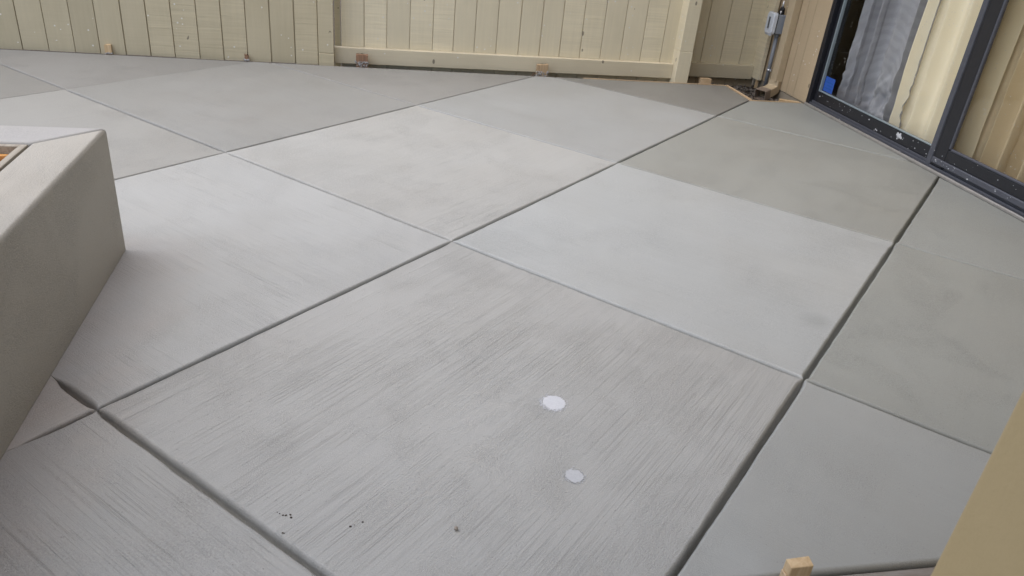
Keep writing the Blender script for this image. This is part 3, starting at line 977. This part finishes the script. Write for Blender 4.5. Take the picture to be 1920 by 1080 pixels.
# ============================================================ FORMS, STAKES
fb = box('form_board', -1.9, 3.38, -2.389, -2.349, -0.10, -0.004, M['wood_dusty'], None, 0.002)
props(fb, label='dusty grey timber form board along the near edge of the slab behind the fresh stake', cat='form board')
sk = empty('wood_stake', (1.31, -2.405, -0.12), label='pale fresh wooden stake upright at the bottom edge, outside the near form board', cat='stake')
bm = bmesh.new()
lo, hi = add_prism(bm, [(1.286, -2.413), (1.331, -2.411), (1.331, -2.391), (1.286, -2.392)], -0.12, 0.106)
for v in hi: v.co.x += 0.001
hi[2].co.z += 0.002; hi[1].co.z -= 0.001
bmesh.ops.bevel(bm, geom=list(bm.edges), offset=0.0012, segments=1, affect='EDGES')
bm_obj('stake_body', bm, M['wood_new'], sk, (1.31, -2.402, -0.12))
box('split_side', 1.2825, 1.2855, -2.410, -2.395, -0.10, 0.085, M['wood_new_x'], sk, 0.0008)

def stump(x0, x1, z1, y0, y1, mat, label, seed, rag=0.004, zlo=-0.1, dirt_h=0.0, grp='sawn-off form stakes along the fence'):
    root = empty('cut_stake', ((x0 + x1) / 2, (y0 + y1) / 2, zlo), label=label, cat='stake', group=grp)
    bm = bmesh.new()
    n = 6
    bot, top = [], []
    r = random.Random(seed)
    rows = []
    for j in range(2):
        yy = (y0, y1)[j]
        rows.append([(x0 + (x1 - x0) * i / n, yy) for i in range(n + 1)])
    pts = rows[0] + rows[1][::-1]
    lo, hi = add_prism(bm, pts, zlo, z1)
    for v in hi:
        v.co.z += r.uniform(-rag, rag)
    bm_obj('stake_body', bm, mat, root, ((x0 + x1) / 2, (y0 + y1) / 2, zlo))
    if dirt_h > 0:
        b2 = bmesh.new()
        for k in range(int(14 + dirt_h * 900)):
            cx = r.uniform(x0 - 0.004, x1 + 0.004)
            s_ = r.uniform(0.003, 0.009)
            mt = Matrix.Translation((cx, y0 - r.uniform(0.0, 0.006), r.uniform(0.002, dirt_h))) @ Matrix.Rotation(r.uniform(0, 6), 4, 'Z') @ Matrix.Diagonal((s_, s_ * .5, s_ * .7, 1))
            bmesh.ops.create_icosphere(b2, subdivisions=1, radius=1.0, matrix=mt)
        o = bm_obj('mortar_crumbs', b2, M['crumb'], root, ((x0 + x1) / 2, y0, 0))
        o['kind'] = 'stuff'
    return root
M['crumb'] = plain('mortar_crumb', (0.33, 0.32, 0.31), 0.9, 0, 0.5, 60)
stump(-0.902, -0.866, 0.052, 1.697, 1.714, M['wood_orange2'] if 'wood_orange2' in M else M['wood_new'], 'small bright orange sawn stake end against the left part of the fence', 1, 0.003, dirt_h=0.006)
stump(-0.120, -0.098, 0.036, 1.695, 1.712, M['wood_old'], 'low broken stake stub with grey mortar crumbs, between the orange stake and the end post', 2, 0.009, dirt_h=0.012)
stump(0.543, 0.616, 0.073, 1.694, 1.732, M['wood_old'], 'reddish brown splintered stake in front of the bottom rail just right of the end post', 3, 0.003, dirt_h=0.034)
stump(1.703, 1.775, 0.072, 1.694, 1.732, M['wood_mid'], 'light brown cut stake with splinter in front of the middle of the bottom rail', 4, 0.004, dirt_h=0.030)
stump(2.860, 2.935, 0.036, 1.703, 1.735, M['wood_pale'] if 'wood_pale' in M else M['wood_new_x'], 'pale square stake block with a knot, right of the second post below the rail', 5, 0.001)
sp = box('splinter', 1.665, 1.700, 1.712, 1.716, -0.002, 0.004, M['wood_old'], None, 0.0005)
sp.rotation_euler = (0, rad(-52), 0)
props(sp, label='thin leaning wood splinter beside the middle cut stake', cat='splinter')

def strip(x0, x1, y0, y1, z0, z1, mat, label):
    o = box('form_strip', x0, x1, y0, y1, z0, z1, mat, None, 0.0008)
    return props(o, label=label, cat='form strip', group='thin wooden form strips at the slab edge')
strip(2.02, 3.055, 1.6885, 1.6935, -0.08, 0.0035, M['wood_new_x'], 'long thin pale form strip along the slab edge below the fence rail')
strip(3.0415, 3.0545, 1.3165, 1.687, -0.08, 0.0065, M['wood_new_y'], 'short pale form strip on the left side of the gravel corner')
strip(3.0415, 3.402, 1.3015, 1.3095, -0.08, 0.0035, M['wood_new_x'], 'short form strip between slab and gravel, running to the door corner')
wg = bmesh.new()
add_prism(wg, [(3.245, 1.312), (3.385, 1.312), (3.405, 1.335), (3.262, 1.345)], -0.05, 0.012)
for v in wg.verts:
    if v.co.z > 0 and v.co.x > 3.3: v.co.z -= 0.010
props(bm_obj('wood_offcut', wg, M['wood_new'], None, (3.32, 1.325, -0.05)), label='orange brown wooden wedge lying by the strip next to the door corner', cat='wood offcut')

# ============================================================ GRAVEL CORNER
gr_ = random.Random(21)
bm = bmesh.new()
for k in range(480):
    x = gr_.uniform(3.06, 3.42); y = gr_.uniform(1.315, 2.02)
    s_ = gr_.uniform(0.006, 0.017)
    mt = Matrix.Translation((x, y, -0.085 + gr_.uniform(0, 0.030))) @ Matrix.Rotation(gr_.uniform(0, 6), 4, 'Z') @ Matrix.Rotation(gr_.uniform(-.5, .5), 4, 'X') @ Matrix.Diagonal((s_, s_ * gr_.uniform(.5, .9), s_ * gr_.uniform(.4, .8), 1))
    bmesh.ops.create_icosphere(bm, subdivisions=1, radius=1.0, matrix=mt)
g_ = bm_obj('gravel', bm, M['stone'], None, (3.24, 1.55, -0.1))
props(g_, label='dark loose gravel in the open corner between slab, fence and house', cat='gravel', kind='stuff')
bb = bmesh.new()
add_prism(bb, [(3.056, 1.311), (3.432, 1.311), (3.432, 2.036), (3.056, 2.036)], -0.12, -0.078)
props(bm_obj('gravel_bed', bb, M['soil'], None, (3.2, 1.5, -0.12)), kind='structure')
stones = [((3.165, 1.335, -0.045), (0.034, 0.026, 0.030), 'rounded pale stone beside the form strip, leftmost of three in the gravel corner'),
          ((3.225, 1.345, -0.050), (0.028, 0.022, 0.030), 'rounded tan stone in front of the elbow mouth, middle of three in the gravel corner'),
          ((3.285, 1.385, -0.050), (0.030, 0.024, 0.026), 'rounded stone right of the elbow sleeve, rightmost of three in the gravel corner')]
for i, (p, r, lb) in enumerate(stones):
    blob('stone', p, r, M['stone_light'], None, 30 + i, label=lb, cat='stone', group='stones in the gravel corner')

# ============================================================ MARKS ON THE SLAB
def splash(cx, cy, r, seed, label, sat, spread, mat):
    rr = random.Random(seed)
    bm = bmesh.new()
    def disc(x, y, rad_, n, rag, z):
        c = bm.verts.new((x, y, z + 0.0004))
        ring = []
        for k in range(n):
            t_ = 2 * math.pi * k / n
            q = rad_ * (1 + 0.14 * noise.noise(Vector((math.cos(t_) * 2.1, math.sin(t_) * 2.1, seed))) + 0.09 * noise.noise(Vector((math.cos(t_) * 7, math.sin(t_) * 7, seed))) + rag * rr.uniform(-1, 1))
            ring.append(bm.verts.new((x + q * math.cos(t_), y + q * math.sin(t_), z)))
        for k in range(n):
            bm.faces.new((c, ring[k], ring[(k + 1) % n]))
    disc(cx, cy, r, 200, 0.035, 0.0016)
    for k in range(sat):
        t_ = rr.gauss(math.pi * 1.25, 1.3) if spread else rr.uniform(0, 6.28)
        q = r * (0.97 + abs(rr.gauss(0, 0.20)))
        disc(cx + q * math.cos(t_), cy + q * math.sin(t_), rr.uniform(0.0004, 0.0015), 6, 0.3, 0.0014)
    o = bm_obj('paint_splash', bm, mat, None, (cx, cy, 0.001))
    props(o, label=label, cat='splash mark', group='white splashes on the slab')
splash(1.018, -1.785, 0.0275, 4, 'larger white dried splash with speckled rim on the centre slab', 420, True, M['white_spot'])
splash(1.003, -2.043, 0.0195, 8, 'smaller round faint white splash nearer the camera on the centre slab', 200, False, M['splash_grey'])
blob('pebble', (0.733, -2.172, 0.004), (0.0042, 0.0055, 0.005), M['stone_light'], None, 50, sub=1, label='lone small stone chip on the near part of the centre slab', cat='stone chip')
def crumbs(pts, label, seed):
    r = random.Random(seed)
    bm = bmesh.new()
    for x, y in pts:
        s_ = r.uniform(0.0010, 0.0030)
        x += r.uniform(-0.003, 0.003); y += r.uniform(-0.003, 0.003)
        bmesh.ops.create_icosphere(bm, subdivisions=1, radius=1.0, matrix=Matrix.Translation((x, y, 0.0012)) @ Matrix.Diagonal((s_, s_ * .7, s_ * .6, 1)))
    o = bm_obj('crumbs', bm, M['soil'], None, (pts[0][0], pts[0][1], 0))
    props(o, label=label, cat='crumbs', kind='stuff')
crumbs([(0.392, -2.098), (0.399, -2.1), (0.404, -2.103), (0.410, -2.104), (0.414, -2.106), (0.421, -2.108), (0.424, -2.110), (0.406, -2.15), (0.412, -2.149)], 'row of dark soil crumbs near the left joint of the centre slab', 1)
crumbs([(0.530, -2.143), (0.538, -2.144), (0.557, -2.137)], 'three dark crumbs left of the stone chip on the centre slab', 2)
# white splash and drips on the door frame
blob('paint_blot', (XL - 0.001, 0.372, 0.072), (0.0012, 0.020, 0.013), M['white_spot'], None, 60, label='white dried blot on the bottom frame of the left door leaf', cat='paint blot')
rr = random.Random(5)
bm = bmesh.new()
for dy, dz, q in ((0.017, 0.010, 0.008), (-0.016, -0.004, 0.007), (0.012, -0.016, 0.005), (-0.004, 0.014, 0.006), (0.024, 0.002, 0.004)):
    bmesh.ops.create_icosphere(bm, subdivisions=1, radius=1.0, matrix=Matrix.Translation((XL - 0.0006, 0.372 + dy, 0.072 + dz)) @ Matrix.Diagonal((0.0011, q * 1.3, q, 1)))
for k in range(95):
    yy = rr.uniform(-0.5, 1.25)
    zone = rr.random()
    s_ = abs(rr.gauss(0.0014, 0.001)) + 0.0006
    if zone < 0.5:
        p = (XL - 0.0004 if yy > 0.1 else XR + 0.0006, yy, rr.uniform(0.035, 0.098) if yy > 0.1 else rr.uniform(0.075, 0.125))
    else:
        p = (X_DOOR - 0.002 + rr.uniform(0, 0.02), yy, 0.0115) if yy > 0.1 else (XR - 0.0054, yy, rr.uniform(0.043, 0.068))
    bmesh.ops.create_icosphere(bm, subdivisions=1, radius=1.0, matrix=Matrix.Translation(p) @ Matrix.Diagonal((0.0008, s_ * 1.4, s_, 1)))
props(bm_obj('dried_specks', bm, M['white_spot'], None, (X_DOOR, 0.3, 0.05)), label='scattered white dried specks on the lower door frame and sill', cat='specks', kind='stuff')
